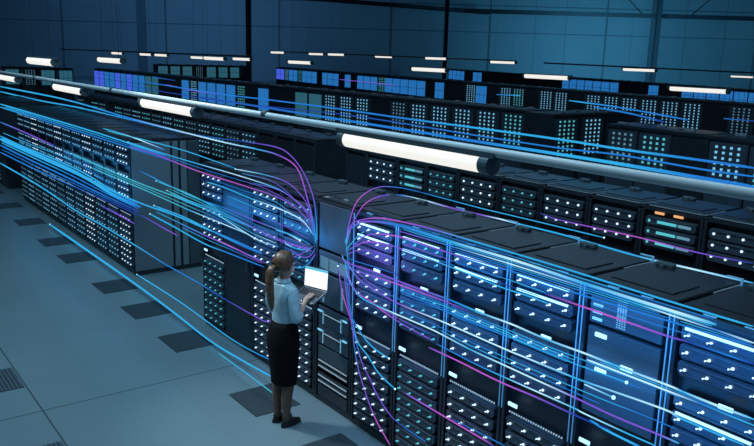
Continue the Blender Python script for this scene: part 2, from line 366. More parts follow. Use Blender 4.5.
# left block, beyond the cross aisle
WL = (18.55 - 11.36) / 12
lc = ['white', 'ice', 'ice', 'white', 'ice', 'ice', 'dim', 'ice', 'ice', 'dim', 'ice', 'dim']
for i in range(12):
    near_rack('black server rack of the left block, %s' % ('at its near end beside the cross aisle' if i == 0 else nth(i) + ' from its near end'), -11.36 - WL * (i + 1), WL, 'ice' if i % 3 else 'white', lc[i], d=1.10, fine=False)
sp = thing('side_panel', 'smooth grey end panel closing the left rack block at the cross aisle', 'panel', (-11.355, FRONT, 0))
put('sheet', MB().box(0, .015, .01, .62, .07, H - .04, .004).mesh('side_sheet', M['side']), sp)
for y0, y1 in ((.655, .74), (.785, .88), (.90, 1.09)): put('rib', MB().box(0, .03, y0, y1, .07, H - .04, .006).mesh('side_rib', M['side'] if y0 < .9 else M['panel']), sp)
put('plinth', MB().box(0, .012, 0, 1.1, 0, .06).mesh('side_plinth', M['rack']), sp)
for i in range(4):
    near_rack('distant black server rack at the far left edge, %s beyond the dark far gap' % nth(i), -20.15 - WL * (i + 1), WL, 'dim', 'dim', 'door' if i == 0 else 'led', fine=False, d=1.1)
    
# second row, behind the front row: only its upper half shows
R2 = 6.53
div2 = [(-9.44, 'door', '', 'closed black door, at the cross aisle end'), (-8.91, 'led', 'white', 'small white lights, second from its cross aisle end'), (-8.19, 'switch', 'teal', 'network switches of long teal bars'), (-7.58, 'led', 'teal', 'teal lights right of the teal bar switches'),
        (-6.97, 'led', 'white', 'white lights below the right end of the hanging lamp'), (-6.26, 'led', 'teal', 'teal lights, first right of the hanging lamp'), (-5.62, 'led', 'white', 'white lights, second right of the hanging lamp'), (-4.96, 'led', 'white', 'white lights, left neighbour of the rack with amber lights'),
        (-4.33, 'amber', 'teal', 'two amber lights above short teal bars'), (-3.67, 'led', 'white', 'white lights, right neighbour of the rack with amber lights'), (-3.03, 'led', 'white', 'white lights, cut by the right edge of the picture'), (-2.39, None, '', '')]
for i in range(len(div2) - 1):
    x, kd, c, txt = div2[i]; w = round(div2[i + 1][0] - x, 3)
    t = rack_shell('black second row server rack with ' + txt, (x, R2, 0), w, .68, H, 0, 'server racks of the second row')
    put('lid_highlight', cached('ledge2', lambda: MB().box(-.010, .010, 0, .34, 0, .012, .002).mesh('lid_highlight', M['edging'])), t, (w - .015, .03, H - .012)); put('lid_highlight', cached(('ledge3', w), lambda: MB().box(.06, w - .03, 0, .012, 0, .010, .002).mesh('lid_highlight', M['edging'])), t, (0, .02, H - .012))  # pale strips paint the light caught by the lid lips
    if kd == 'door': put('rack_door', door_mesh(w, H), t)
    elif kd == 'led':
        for z in UZ[:7] + [1.12, 1.02]:
            put('server_unit', cached(('lu2', w, c), lambda: lit_unit(w, c, .0125)), t, (0, -.02, z - .045))
    else:
        for z in UZ[:7]:
            s = put('server_unit', cached(('unit', w), lambda: unit(w)), t, (0, -.02, z - .045))
            for xx, ww in ((.10, .02), (.20, .10), (.30, .10), (.42, .13)):
                put('label_light', cached(('lb', ww, xx), lambda: MB().box(0, ww, -.006, .004, -.013, .013).mesh('label_light', M['teal' if ww < .13 else 'dim'])), s, (xx, -.008, .045))
        if kd == 'amber':
            for xx in (.16, .36): put('indicator_light', cached('amb', lambda: MB().box(0, .10, -.006, .004, -.012, .012, .003).mesh('indicator_light', M['amber'])), t, (xx, -.02, 2.04))
n2 = 0
for i in range(20):
    x = -10.3 - .64 * (i + 1)
    t = rack_shell('black second row server rack beyond the cross aisle, %s from its near end' % nth(i), (x, R2, 0), .64, .68, H, 0, 'server racks of the second row')
    if 3 <= i <= 14 or (i > 14 and i % 3):
        c = ('ice', 'dim', 'teal')[i % 3]
        for z in (1.955, 1.85, 1.745, 1.64, 1.54, 1.44):
            put('server_unit', cached(('lu2', .64, c), lambda: lit_unit(.64, c, .0125)), t, (0, -.02, z - .045))
    else: put('rack_door', cached(('door', .64), lambda: door_mesh(.64, H)), t)

# rows farther back in the hall
def far_front(w, c, nx, nz, r=.023):
    m = MB().box(.05, w - .05, 0, .03, .1, 2.0, .01).tag(0)
    for i in range(nx):
        for k_ in range(nz): m.box(.24 * w + i * .52 * w / (nx - 1) - r, .24 * w + i * .52 * w / (nx - 1) + r, -.012, .0, 1.92 - k_ * .105 - r, 1.92 - k_ * .105 + r)
    m.tag(1); return m.mesh('face_plate', (M['server'], M[c]))
def lit_door(w, c):
    m = MB()
    for i in range(3):
        for k_ in range(2): m.box(.07 * w + i * .29 * w, .07 * w + i * .29 * w + .27 * w, -.02, 0, 1.05 + k_ * .46, 1.49 + k_ * .46, .01)
    return m.mesh('lit_door', M[c])
def far_rack(label, loc, w, d, rz, kind, group):
    t = thing('server_rack', label, 'server rack', loc, rz, group)
    put('cabinet', cached(('cab', w, d, H), lambda: cabinet(w, d, H)), t)
    put('top_lid', cached(('lid', w, d), lambda: lid(w, d)), t, (0, 0, H - .02))
    put('cable_bracket', cached('brk2', lambda: MB().box(0, .22, 0, .07, 0, .05, .008).mesh('cable_bracket', M['edging'])), t, (random.uniform(.1, w - .4), random.uniform(.1, .6), H + .008))
    if kind in ('white', 'ice', 'teal', 'dim'):
        put('face_plate', cached(('ff', w, kind), lambda: far_front(w, {'white': 'ice', 'ice': 'ice'}.get(kind, kind), 4, 9)), t, (0, -.002, 0))
    elif kind in ('glass', 'violet', 'tealglass'): put('lit_door', cached(('ld', w, kind), lambda: lit_door(w, kind)), t)
    else: put('rack_door', cached(('door', w), lambda: door_mesh(w, H)), t)
def frow(x_left, y_left, ang, w, kinds, text, group, d=1.0):
    n = len(kinds); ca, sa = (1, math.tan(ang)) if abs(ang) < .6 else (1 / math.tan(ang), 1)
    ang = 0 if abs(ang) < .6 else math.pi / 2
    for i, kd in enumerate(kinds):
        if kd == '-': continue
        far_rack(text % nth(i), (x_left + ca * w * i, y_left + sa * w * i, 0), w, d, ang, {'w': 'white', 'i': 'ice', 't': 'teal', 'm': 'dim', 'g': 'glass', 'v': 'violet', 'a': 'tealglass', 'd': 'dark'}[kd], group)
g3 = 'server racks of the third row'
frow(-51, 15.5, 0, 1.0, 'vvggvgvggaadddgiggggtdgddaaiwidmwiwwt', 'distant third row server rack, %s from its left end', g3)
# end of the third row: two racks turned towards the camera side, then a bare side panel
far_rack('third row rack turned sideways with teal lights, left of a pair', (-12.75, 15.1, 0), 1.0, 1.0, math.pi / 2, 'teal', g3)
far_rack('third row rack turned sideways with white lights, right of a pair', (-12.75, 16.15, 0), 1.0, 1.0, math.pi / 2, 'white', g3)
far_rack('plain dark cabinet at the third row end, right of the sideways pair', (-12.75, 17.2, 0), 1.3, 1.0, math.pi / 2, 'dark', g3)
frow(-10.5, 14.2, -.12, .85, 'mtdwtiwdw', 'third row rack right of the plain dark cabinet, %s from the left in its group', g3)
frow(-61.8, 34.9, -.176, 1.05, 'vviggtgggdgggdgdgggtgggggdgddigdwtdwidwiwwiwdm', 'tiny fourth row rack far back in the hall, %s from its left end', 'server racks of the fourth row', 1.2)
frow(-63.9, 57.6, -.36, 1.05, 'ggggddgg' + 'd' * 14 + 'gggggggdddgddggggggg', 'tiny fifth row rack below the back wall, %s from its left end', 'server racks of the fifth row', 1.2)
frow(-52, 10.4, 1.0, .9, 'amaa', 'tiny teal lit rack at the far left below the wall, %s from left', 'server racks at the far left', 1.0)
frow(-66.0, 25.5, 1.28, 1.0, 'aaamaaad', 'tiny teal rack below the wall left of the column, %s from left', 'server racks below the left wall', 1.0)

# ------------------------------------------------------------------ lamps
def lamp(label, loc, length, rz=0, near=False):
    t = thing('linear_lamp', label, 'ceiling lamp', loc, rz, 'tubular lamps hanging over the hall'); h = length / 2
    r = .050 if near else .060
    seg = 20 if near else 8
    put('tube', MB().rod((-h, 0, 0), (h, 0, 0), r, seg).mesh('lamp_tube', M['lamp'], False), t)
    put('housing', MB().prism([(-h - .10, .040), (h + .10, .040), (h + .10, .070), (-h - .10, .070)], -.035, .035).mesh('lamp_housing', M['panel']), t)
    if not near:
        for s_ in (-1, 1): put('hanger', cached(('hang', loc[2]), lambda: MB().rod((0, 0, .06), (0, 0, 16 - loc[2]), .004, 4).mesh('lamp_hanger', M['darksteel'])), t, (s_ * h * .7, 0, 0))
    for s_ in (-1, 1): put('end_cap', MB().rod((s_ * h, 0, 0), (s_ * (h + .07), 0, 0), r * 1.08, seg).mesh('lamp_cap', M['panel']), t)
for i, xc in enumerate((-3.54, -7.26, -10.64, -14.2)):
    lamp(['big bright tube lamp hanging in front of the second row, nearest the camera', 'white tube lamp over the left rack block, second nearest on the grey rail', 'white tube lamp on the grey rail, third from the camera', 'white tube lamp cut by the left edge of the picture'][i], (xc, 2.9, 2.90), 1.27, 0, True)
r_ = thing('lamp_rail', 'long pale grey rail crossing the whole picture above the near lamps', 'rail', (0, 2.9, 0))
put('pipe', MB().rod((-24, 0, 2.985), (4.5, 0, 2.965), .025, 12).mesh('rail_pipe', M['steel'], True), r_)
for x in (-22, -16.3, -12.4, -8.9, -5.3, -1.0, 3.5): put('clamp', MB().rod((x - .03, 0, 2.98), (x + .03, 0, 2.98), .030, 12).mesh('rail_clamp', M['panel']), r_)
for x in (-22, 3.5): put('hanger', MB().rod((x, 0, 2.98), (x, 0, 16), .004, 5).mesh('rail_hanger', M['darksteel']), r_)
FAR = [((-10.66, 17.92, 2.81), 'right of centre, largest of the far lamps'), ((-13.99, 16.13, 2.99), 'just left of the bright wall panel, above blue lit racks'), ((-17.46, 14.97, 3.06), 'below the second column, lowest of its cluster'), ((-26.49, 49.55, 2.67), 'at the right edge of the picture'),
       ((-19.27, 27.86, 3.12), 'beside the right column under the bright wall panel'), ((-24.84, 25.65, 3.26), 'left of the bright wall panel, smaller and higher'), ((-28.6, 24.94, 3.34), 'at the foot of the second column'), ((-23.71, 14.35, 3.11), 'right of the left column, long and low'),
       ((-33.79, 25.73, 3.34), 'in the middle of the back wall, tiny'), ((-34.49, 23.11, 3.39), 'right one of a tiny close pair at mid wall'), ((-38.17, 24.19, 3.38), 'left one of a tiny close pair at mid wall'), ((-39.51, 22.43, 3.41), 'tiny and highest, right of the left column'),
       ((-29.12, 14.85, 3.12), 'directly at the left column'), ((-24.12, 11.29, 3.18), 'left of the left column, longer of two that touch'), ((-33.07, 14.7, 3.1), 'left of the left column, shorter of two that touch'), ((-35.57, 13.96, 3.15), 'right one of a tiny pair over the left racks'),
       ((-37.51, 13.94, 3.15), 'left one of a tiny pair over the left racks'), ((-38.36, 12.83, 3.17), 'tiny, highest over the blue violet racks'), ((-16.94, 5.51, 3.18), 'long and thin over the blue violet racks'), ((-12.96, 3.14, 3.21), 'long and thin at far left under the wall')]
for loc, l in FAR: lamp('white far lamp ' + l, loc, 1.5)
for a, b_, l in (((-21, 24, 3.30), (-13.2, 40, 2.95), 'thin dark rail carrying the lamp beside the right column'), ((-50, 13.2, 3.25), (-24, 12.6, 3.27), 'thin dark rail under the left wall carrying tiny lamps'), ((-45, 25, 3.47), (-24, 25.6, 3.33), 'thin dark rail across the middle of the wall carrying tiny lamps')):
    thing('lamp_rail', l, 'rail', (0, 0, 0), 0, None, MB().rod(a, b_, .03, 6).mesh('lamp_rail', M['darksteel']))

STREAKS = [
    ('back',[(-6.072,5.15,2.054),(-5.174,5.15,2.041),(-4.947,5.15,2.042),(-4.431,5.15,2.045),(-3.737,5.15,2.047)],(1,0,0,0,0),0.006,2),
    ('back',[(-5.502,4.72,2.103),(-5.13,4.72,2.095),(-4.712,4.72,2.101),(-4.47,4.72,2.106),(-4.23,4.72,2.105),(-3.788,4.72,2.108),(-3.131,4.72,2.09),(-2.716,4.72,2.098),(-2.283,4.72,2.108)],(5,3,3,5,0,0,0,5,0),0.008,0),
    ('deep',[(-5.519,6.42,1.799),(-5.236,6.42,1.774),(-4.28,6.42,1.785),(-3.635,6.42,1.773),(-3.127,6.42,1.791)],(2,3,4,3,2),0.007,0),
    ('arcR',[(-5.538,3.845,1.772),(-5.497,3.845,1.966),(-5.506,3.945,2.174),(-5.99,4.52,2.166),(-5.907,4.72,2.163),(-6.072,5.15,2.054)],(0,3,4,3,1,1),0.006,0),
    ('arcR',[(-5.538,3.845,1.754),(-5.465,3.845,1.935),(-5.377,3.845,2.07),(-5.52,4.045,2.134),(-5.79,4.42,2.122),(-5.871,4.72,2.092),(-5.502,4.72,2.103)],(0,3,3,4,3,1,5),0.006,0),
    ('arcL',[(-24.315,4.72,2.267),(-17.847,4.72,2.307),(-13.653,4.72,2.229),(-10.185,4.72,2.199),(-8.889,4.72,2.212),(-8.138,4.62,2.228),(-7.067,4.245,2.236),(-6.193,3.845,2.058),(-6.082,3.845,1.843),(-6.043,3.845,1.673)],(0,0,1,5,0,3,4,3,1,0),0.008,0),
    ('arcL',[(-24.884,4.82,2.094),(-20.587,4.82,2.114),(-17.1,4.82,2.172),(-13.385,4.82,2.177),(-11.224,4.82,2.176),(-9.539,4.82,2.243),(-8.593,4.82,2.272),(-8.217,4.82,2.22),(-7.127,4.345,2.199),(-6.282,3.945,2.114),(-6.048,3.845,1.947),(-6.026,3.845,1.707)],(0,0,0,1,1,2,3,3,3,3,1,0),0.007,0),
    ('edge',[(-5.555,3.845,1.778),(-5.48,3.845,1.932),(-5.375,3.845,2.016),(-5.084,3.845,2.098),(-4.798,3.845,2.126),(-4.432,3.845,2.143),(-3.863,3.845,2.144),(-3.189,3.845,2.143),(-2.688,3.845,2.137),(-2.247,3.845,2.132),(-1.829,3.845,2.131)],(0,3,3,4,4,3,0,0,0,0,0),0.007,0),
    ('edge',[(-5.449,3.845,1.938),(-5.256,3.845,2.035),(-4.783,3.845,2.091),(-4.139,3.845,2.089),(-3.496,3.845,2.095),(-2.892,3.845,2.084),(-2.278,3.845,2.081),(-2.026,3.845,2.081)],(1,3,1,0,5,0,5,0),0.011,0),
    ('edge',[(-4.78,3.845,2.045),(-4.136,3.845,2.055),(-3.502,3.845,2.061),(-2.874,3.845,2.059),(-2.497,3.845,2.058),(-2.275,3.845,2.055),(-2.022,3.845,2.051),(-1.812,3.845,2.045)],(3,1,5,1,0,5,1,5),0.006,0),
    ('edge',[(-5.428,3.845,1.777),(-5.207,3.845,1.924),(-4.778,3.845,1.999),(-4.212,3.845,1.999),(-3.498,3.845,2.012),(-2.868,3.845,2.005),(-2.27,3.845,2.018),(-1.81,3.845,2.027)],(1,3,4,3,1,1,1,1),0.007,0),
    ('edge',[(-4.134,3.845,2.02),(-3.5,3.845,2.033),(-2.871,3.845,2.03),(-2.272,3.845,2.035)],(1,1,1,1),0.005,0),
    ('edge',[(-5.429,3.845,1.787),(-5.103,3.845,1.884),(-4.759,3.845,1.902),(-4.125,3.845,1.893),(-3.61,3.845,1.874),(-3.366,3.845,1.878),(-3.172,3.845,1.873)],(3,3,3,0,0,0,0),0.006,0),
    ('edge',[(-3.229,3.845,1.933),(-2.876,3.845,1.932),(-2.622,3.845,1.93),(-2.31,3.845,1.927),(-2.161,3.845,1.934),(-1.933,3.845,1.934),(-1.797,3.845,1.934)],(2,4,4,3,2,1,2),0.007,0),
    ('mid',[(-5.599,3.845,1.655),(-5.517,3.845,1.604),(-5.092,3.845,1.619),(-4.825,3.845,1.62),(-4.437,3.845,1.627),(-4.129,3.845,1.634),(-3.791,3.845,1.628),(-3.493,3.845,1.635),(-3.165,3.845,1.626),(-2.863,3.845,1.633),(-2.632,3.845,1.633),(-2.262,3.845,1.639),(-2.167,3.845,1.635),(-1.957,3.845,1.634),(-1.757,3.845,1.638)],(0,3,3,3,3,1,0,5,0,5,0,5,0,5,0),0.008,0),
    ('mid',[(-2.833,3.845,1.598),(-2.629,3.845,1.601),(-2.258,3.845,1.605),(-2.059,3.845,1.607),(-1.753,3.845,1.605)],(5,5,5,1,0),0.007,0),
    ('mid',[(-5.515,3.845,1.552),(-5.163,3.845,1.574),(-4.743,3.845,1.593),(-4.196,3.845,1.607),(-3.906,3.845,1.602)],(1,3,4,3,2),0.007,0),
    ('mid',[(-4.74,3.845,1.542),(-4.205,3.845,1.568),(-4.034,3.845,1.561),(-3.545,3.845,1.566),(-3.449,3.845,1.56),(-2.932,3.845,1.561)],(1,0,0,0,0,0),0.005,0),
    ('mid',[(-4.739,3.845,1.521),(-4.204,3.845,1.548),(-4.032,3.845,1.542),(-3.543,3.845,1.548),(-3.447,3.845,1.542),(-2.931,3.845,1.544)],(1,1,0,0,0,1),0.004,0),
    ('mid',[(-4.738,3.845,1.499),(-4.202,3.845,1.528),(-4.031,3.845,1.52),(-3.542,3.845,1.53)],(2,1,1,1),0.004,0),
    ('mid',[(-5.533,3.845,1.605),(-5.31,3.845,1.491),(-5.041,3.845,1.452),(-4.734,3.845,1.427),(-4.166,3.845,1.437),(-3.524,3.845,1.434),(-3.372,3.845,1.437),(-2.92,3.845,1.444),(-2.848,3.845,1.447),(-2.283,3.845,1.486),(-2.159,3.845,1.475),(-1.79,3.845,1.476)],(0,3,3,3,5,5,5,0,0,5,0,0),0.007,0),
    ('mid',[(-2.858,3.845,1.542),(-2.533,3.845,1.555)],(0,0),0.008,2),
    ('mid',[(-2.833,3.845,1.429),(-2.613,3.845,1.425)],(5,0),0.01,2),
    ('mid',[(-5.549,3.845,1.601),(-5.48,3.845,1.448),(-5.296,3.845,1.337),(-5.05,3.845,1.326),(-4.783,3.845,1.328),(-4.538,3.845,1.332),(-4.26,3.845,1.333),(-3.884,3.845,1.315),(-3.504,3.845,1.313),(-3.196,3.845,1.312),(-2.882,3.845,1.312),(-2.596,3.845,1.308),(-2.283,3.845,1.32),(-2.153,3.845,1.322)],(0,0,0,0,5,5,5,0,5,5,3,3,3,0),0.007,0),
    ('mid',[(-5.531,3.845,1.548),(-5.383,3.845,1.379),(-5.129,3.845,1.337),(-4.962,3.845,1.303),(-4.753,3.845,1.272),(-4.534,3.845,1.256),(-4.327,3.845,1.249)],(3,3,4,4,3,3,3),0.006,0),
    ('low',[(-4.347,3.845,1.175),(-3.995,3.845,1.179),(-3.574,3.845,1.174),(-3.203,3.845,1.19),(-2.87,3.845,1.194),(-2.615,3.845,1.206)],(3,4,4,3,2,2),0.007,0),
    ('low',[(-4.254,3.845,1.235),(-3.839,3.845,1.221),(-3.525,3.845,1.224),(-3.189,3.845,1.232),(-2.891,3.845,1.238),(-2.826,3.845,1.234),(-2.515,3.845,1.236),(-2.3,3.845,1.242)],(1,1,0,5,0,5,0,0),0.006,0),
    ('low',[(-4.626,3.845,0.674),(-4.151,3.845,0.667),(-3.725,3.845,0.663),(-3.578,3.845,0.66)],(3,4,4,2),0.007,0),
    ('low',[(-4.062,3.845,0.681),(-3.75,3.845,0.698),(-3.471,3.845,0.708)],(2,1,1),0.005,0),
    ('low',[(-2.768,3.845,1.209),(-2.643,3.845,1.194),(-2.467,3.845,1.19),(-2.396,3.845,1.189)],(1,0,0,1),0.009,0),
    ('fan',[(-5.661,3.845,1.536),(-5.607,3.845,1.367),(-5.554,3.845,1.247),(-5.452,3.845,1.097),(-5.333,3.845,0.87),(-5.249,3.845,0.724),(-5.13,3.845,0.623),(-5.013,3.845,0.509),(-4.848,3.845,0.409),(-4.691,3.845,0.367),(-4.333,3.845,0.354)],(3,3,4,3,1,3,3,3,3,2,1),0.006,1),
    ('fan',[(-5.562,3.845,1.503),(-5.506,3.845,1.269),(-5.418,3.845,1.036),(-5.362,3.845,0.792),(-5.276,3.845,0.598),(-5.128,3.845,0.382),(-5.001,3.845,0.249),(-4.805,3.845,0.114)],(3,3,3,1,3,3,4,4),0.006,0),
    ('fan',[(-5.529,3.845,1.483),(-5.474,3.845,1.259),(-5.403,3.845,1.069),(-5.323,3.845,0.902),(-5.161,3.845,0.822),(-4.993,3.845,0.716),(-4.762,3.845,0.658)],(1,1,1,0,0,0,0),0.007,2),
    ('fan',[(-5.42,3.845,1.102),(-5.307,3.845,1.022),(-5.197,3.845,0.962),(-5.061,3.845,0.922),(-4.858,3.845,0.903)],(1,1,0,0,0),0.007,2),
    ('fan',[(-5.53,3.845,1.755),(-5.501,3.845,1.612),(-5.48,3.845,1.448),(-5.458,3.845,1.264)],(0,1,3,2),0.006,0),
    ('fan',[(-5.537,3.845,1.716),(-5.385,3.845,1.86),(-5.267,3.845,1.943)],(0,0,6),0.005,0),
    ('fan',[(-5.505,3.845,1.723),(-5.382,3.845,1.787),(-5.204,3.845,1.867),(-4.894,3.845,1.898)],(1,3,4,3),0.006,0),
    ('fan',[(-5.504,3.845,1.686),(-5.32,3.845,1.765),(-5.085,3.845,1.799),(-4.78,3.845,1.799)],(3,3,3,1),0.005,0),
    ('fan',[(-5.518,3.845,1.646),(-5.346,3.845,1.649),(-5.05,3.845,1.665),(-4.774,3.845,1.672)],(1,1,1,2),0.005,0),
    ('run',[(-7.729,3.845,2.163),(-7.09,3.845,2.192),(-6.693,3.845,2.19),(-6.437,3.845,2.143),(-6.193,3.845,2.009),(-6.062,3.845,1.738)],(5,0,3,3,3,1),0.006,1),
    ('run',[(-12.126,3.845,2.173),(-9.457,3.845,2.209),(-8.147,3.845,2.182),(-7.69,3.845,2.168)],(6,0,0,1),0.006,0),
    ('run',[(-11.208,3.845,2.098),(-9.788,3.845,2.088),(-8.765,3.845,2.092),(-7.619,3.845,2.1),(-6.846,3.845,2.09),(-6.545,3.845,2.05),(-6.341,3.845,2.003),(-6.155,3.845,1.917),(-6.061,3.845,1.719)],(0,0,0,5,0,3,3,3,1),0.006,1),
    ('run',[(-11.131,3.845,2.04),(-10.112,3.845,2.043),(-8.83,3.845,2.003),(-7.509,3.845,2.004),(-6.899,3.845,2.003),(-6.533,3.845,1.97),(-6.246,3.845,1.891),(-6.08,3.845,1.735)],(3,3,4,4,3,3,3,1),0.006,0),
    ('run',[(-8.487,3.845,1.904),(-8.052,3.845,1.91),(-7.318,3.845,1.887),(-6.754,3.845,1.884),(-6.307,3.845,1.849),(-6.08,3.845,1.735)],(6,0,0,5,5,0),0.007,0),
    ('run',[(-7.315,3.845,2.067),(-6.754,3.845,2.078),(-6.417,3.845,2.02),(-6.191,3.845,1.911),(-6.061,3.845,1.719)],(1,3,3,3,1),0.005,0),
    ('run',[(-12.343,3.845,2.194),(-11.5,3.845,2.195),(-10.706,3.845,2.179),(-9.783,3.845,2.142)],(0,0,5,1),0.006,0),
    ('run',[(-19.96,3.845,2.072),(-16.191,3.845,2.087),(-12.871,3.845,2.095),(-10.717,3.845,2.078),(-9.789,3.845,2.068)],(0,0,0,0,1),0.008,0),
    ('run',[(-19.986,3.845,2.0),(-16.209,3.845,2.016),(-12.884,3.845,2.02),(-10.723,3.845,2.021),(-9.488,3.845,2.019)],(0,1,1,1,2),0.007,0),
    ('run',[(-10.756,3.845,1.729),(-9.002,3.845,1.654),(-8.048,3.845,1.667),(-7.276,3.845,1.658),(-6.453,3.845,1.658),(-6.132,3.845,1.634)],(1,0,1,3,0,1),0.006,0),
    ('run',[(-10.146,3.845,1.673),(-9.032,3.845,1.67),(-8.36,3.845,1.633),(-7.959,3.845,1.608),(-7.064,3.845,1.564),(-6.452,3.845,1.57),(-6.132,3.845,1.599)],(6,6,0,1,3,3,3),0.006,1),
    ('run',[(-9.759,3.845,1.601),(-9.007,3.845,1.584),(-8.361,3.845,1.596),(-7.96,3.845,1.572),(-7.277,3.845,1.566),(-6.734,3.845,1.547),(-6.113,3.845,1.578)],(6,0,0,0,1,3,3),0.006,1),
    ('run',[(-14.189,3.845,1.574),(-12.293,3.845,1.552),(-10.776,3.845,1.544),(-9.625,3.845,1.561),(-9.008,3.845,1.558),(-8.28,3.845,1.555),(-7.279,3.845,1.46),(-6.754,3.845,1.478)],(6,6,6,6,0,0,5,1),0.007,1),
    ('run',[(-13.086,3.845,1.467),(-10.783,3.845,1.477),(-9.332,3.845,1.464),(-9.014,3.845,1.461),(-7.963,3.845,1.471),(-7.348,3.845,1.473)],(6,6,6,0,5,0),0.006,1),
    ('run',[(-6.825,3.845,1.645),(-6.571,3.845,1.654),(-6.337,3.845,1.636)],(0,0,5),0.008,2),
    ('run',[(-6.631,3.845,1.547),(-6.491,3.845,1.536),(-6.298,3.845,1.551),(-6.114,3.845,1.608)],(5,0,0,1),0.007,0),
    ('run',[(-6.521,3.845,1.498),(-6.298,3.845,1.476),(-6.149,3.845,1.52),(-6.06,3.845,1.61)],(3,3,3,1),0.006,0),
    ('run',[(-6.49,3.845,1.327),(-6.296,3.845,1.368),(-6.148,3.845,1.46),(-6.059,3.845,1.561)],(1,0,1,3),0.007,0),
    ('run',[(-6.839,3.845,1.297),(-6.57,3.845,1.392),(-6.336,3.845,1.493),(-6.096,3.845,1.627)],(2,1,3,3),0.006,0),
    ('aisle',[(-20.246,3.845,1.289),(-17.832,3.845,1.29),(-15.419,3.845,1.326),(-13.504,3.845,1.32),(-12.046,3.845,1.25),(-10.808,3.845,1.252),(-9.543,3.845,1.305),(-8.602,3.845,1.315),(-7.968,3.845,1.333),(-7.122,3.845,1.331)],(0,0,0,0,0,0,0,0,1,1),0.008,0),
    ('aisle',[(-20.273,3.845,1.213),(-17.852,3.845,1.223),(-15.729,3.845,1.239),(-13.517,3.845,1.248),(-12.055,3.845,1.184),(-10.815,3.845,1.191)],(0,0,0,0,0,1),0.016,0),
    ('aisle',[(-20.329,3.845,1.062),(-17.72,3.845,1.064),(-15.333,3.845,1.086),(-12.826,3.845,1.094),(-10.823,3.845,1.115)],(1,1,1,1,2),0.008,0),
    ('aisle',[(-20.394,3.845,0.884),(-17.766,3.845,0.906),(-15.364,3.845,0.956),(-12.839,3.845,1.016),(-10.83,3.845,1.054)],(1,1,1,2,2),0.006,0),
    ('aisle',[(-10.255,3.845,1.309),(-9.211,3.845,1.34),(-8.374,3.845,1.323),(-7.639,3.845,1.311),(-7.122,3.845,1.32)],(0,0,0,1,1),0.007,1),
    ('aisle',[(-10.422,3.845,1.159),(-9.539,3.845,1.143),(-8.612,3.845,1.116),(-7.974,3.845,1.145),(-7.079,3.845,1.185)],(0,0,0,1,1),0.008,1),
    ('aisle',[(-9.35,3.845,1.221),(-8.378,3.845,1.229),(-7.971,3.845,1.242),(-7.067,3.845,1.232)],(2,3,4,3),0.007,0),
    ('aisle',[(-20.497,3.845,0.601),(-16.903,3.845,0.609),(-14.221,3.845,0.547),(-12.754,3.845,0.562),(-11.241,3.845,0.559),(-9.919,3.845,0.543),(-8.852,3.845,0.559),(-8.008,3.845,0.553),(-7.305,3.845,0.562),(-7.085,3.845,0.569),(-6.928,3.845,0.612)],(0,0,0,0,0,1,1,2,3,3,3),0.007,0),
    ('aisle',[(-12.675,3.845,0.891),(-11.811,3.845,0.897),(-11.099,3.845,0.89)],(2,3,3),0.007,0),
    ('aisle',[(-10.787,3.845,1.077),(-10.056,3.845,1.056),(-9.428,3.845,1.043)],(2,3,3),0.006,0),
    ('aisle',[(-20.119,3.845,1.636),(-17.732,3.845,1.624),(-15.9,3.845,1.595),(-15.219,3.845,1.58)],(1,3,3,2),0.006,0),
    ('floor',[(-15.299,3.665,0.08),(-10.983,3.665,0.1),(-9.265,3.665,0.083),(-8.127,3.665,0.048),(-7.315,3.665,0.086),(-6.565,3.665,0.141)],(0,0,0,0,0,0),0.011,1),
    ('floor',[(-10.774,3.745,0.194),(-9.133,3.745,0.217),(-7.646,3.745,0.187),(-6.686,3.745,0.253)],(0,0,0,1),0.007,1),
    ('floor',[(-7.342,3.425,0.196),(-6.703,3.425,0.199),(-6.116,3.425,0.193)],(6,0,6),0.007,0),
    ('beam',[(-24.918,7.6,2.647),(-17.057,7.6,2.506),(-13.525,7.6,2.507),(-11.208,7.6,2.505),(-9.53,7.6,2.488),(-7.724,7.6,2.485),(-6.299,7.6,2.477),(-5.409,7.6,2.458),(-4.406,7.6,2.454),(-3.822,7.6,2.447)],(2,1,1,1,1,0,0,0,1,1),0.018,0),
    ('beam',[(-22.625,7.6,2.412),(-15.996,7.6,2.341),(-11.205,7.6,2.418),(-7.715,7.6,2.38),(-6.289,7.6,2.371),(-5.401,7.6,2.389),(-4.394,7.6,2.36),(-3.81,7.6,2.361)],(2,2,2,1,1,1,1,1),0.013,0),
    ('beam',[(-17.064,7.6,2.367),(-11.203,7.6,2.323),(-8.805,7.6,2.309),(-7.709,7.6,2.297),(-6.281,7.6,2.292),(-5.389,7.6,2.285),(-4.382,7.6,2.268),(-3.796,7.6,2.258)],(2,1,1,1,0,0,1,1),0.026,0),
    ('hall',[(-12.414,15.2,2.475),(-10.924,15.2,2.409),(-9.191,15.2,2.265)],(0,1,1),0.022,0),
    ('hall',[(-11.652,15.2,2.37),(-10.641,15.2,2.293),(-9.755,15.2,2.175)],(1,1,2),0.024,0),
    ('hall',[(-8.395,15.2,2.361),(-7.768,15.2,2.363)],(1,2),0.022,0),
    ('hall',[(-33.741,12.8,2.205),(-31.213,12.8,2.159)],(1,2),0.035,0),
    ('hall',[(-32.258,12.8,1.937),(-29.109,12.8,1.836),(-26.76,12.8,1.813)],(3,3,2),0.03,0),
    ('hall',[(-44.301,30.0,1.705),(-38.285,30.0,1.615)],(3,3),0.05,0),
    ('hall',[(-40.381,30.0,1.58),(-38.274,30.0,1.4)],(2,1),0.05,0),
    ('hall',[(-23.478,24.0,1.918),(-22.16,24.0,1.952)],(1,0),0.04,0),
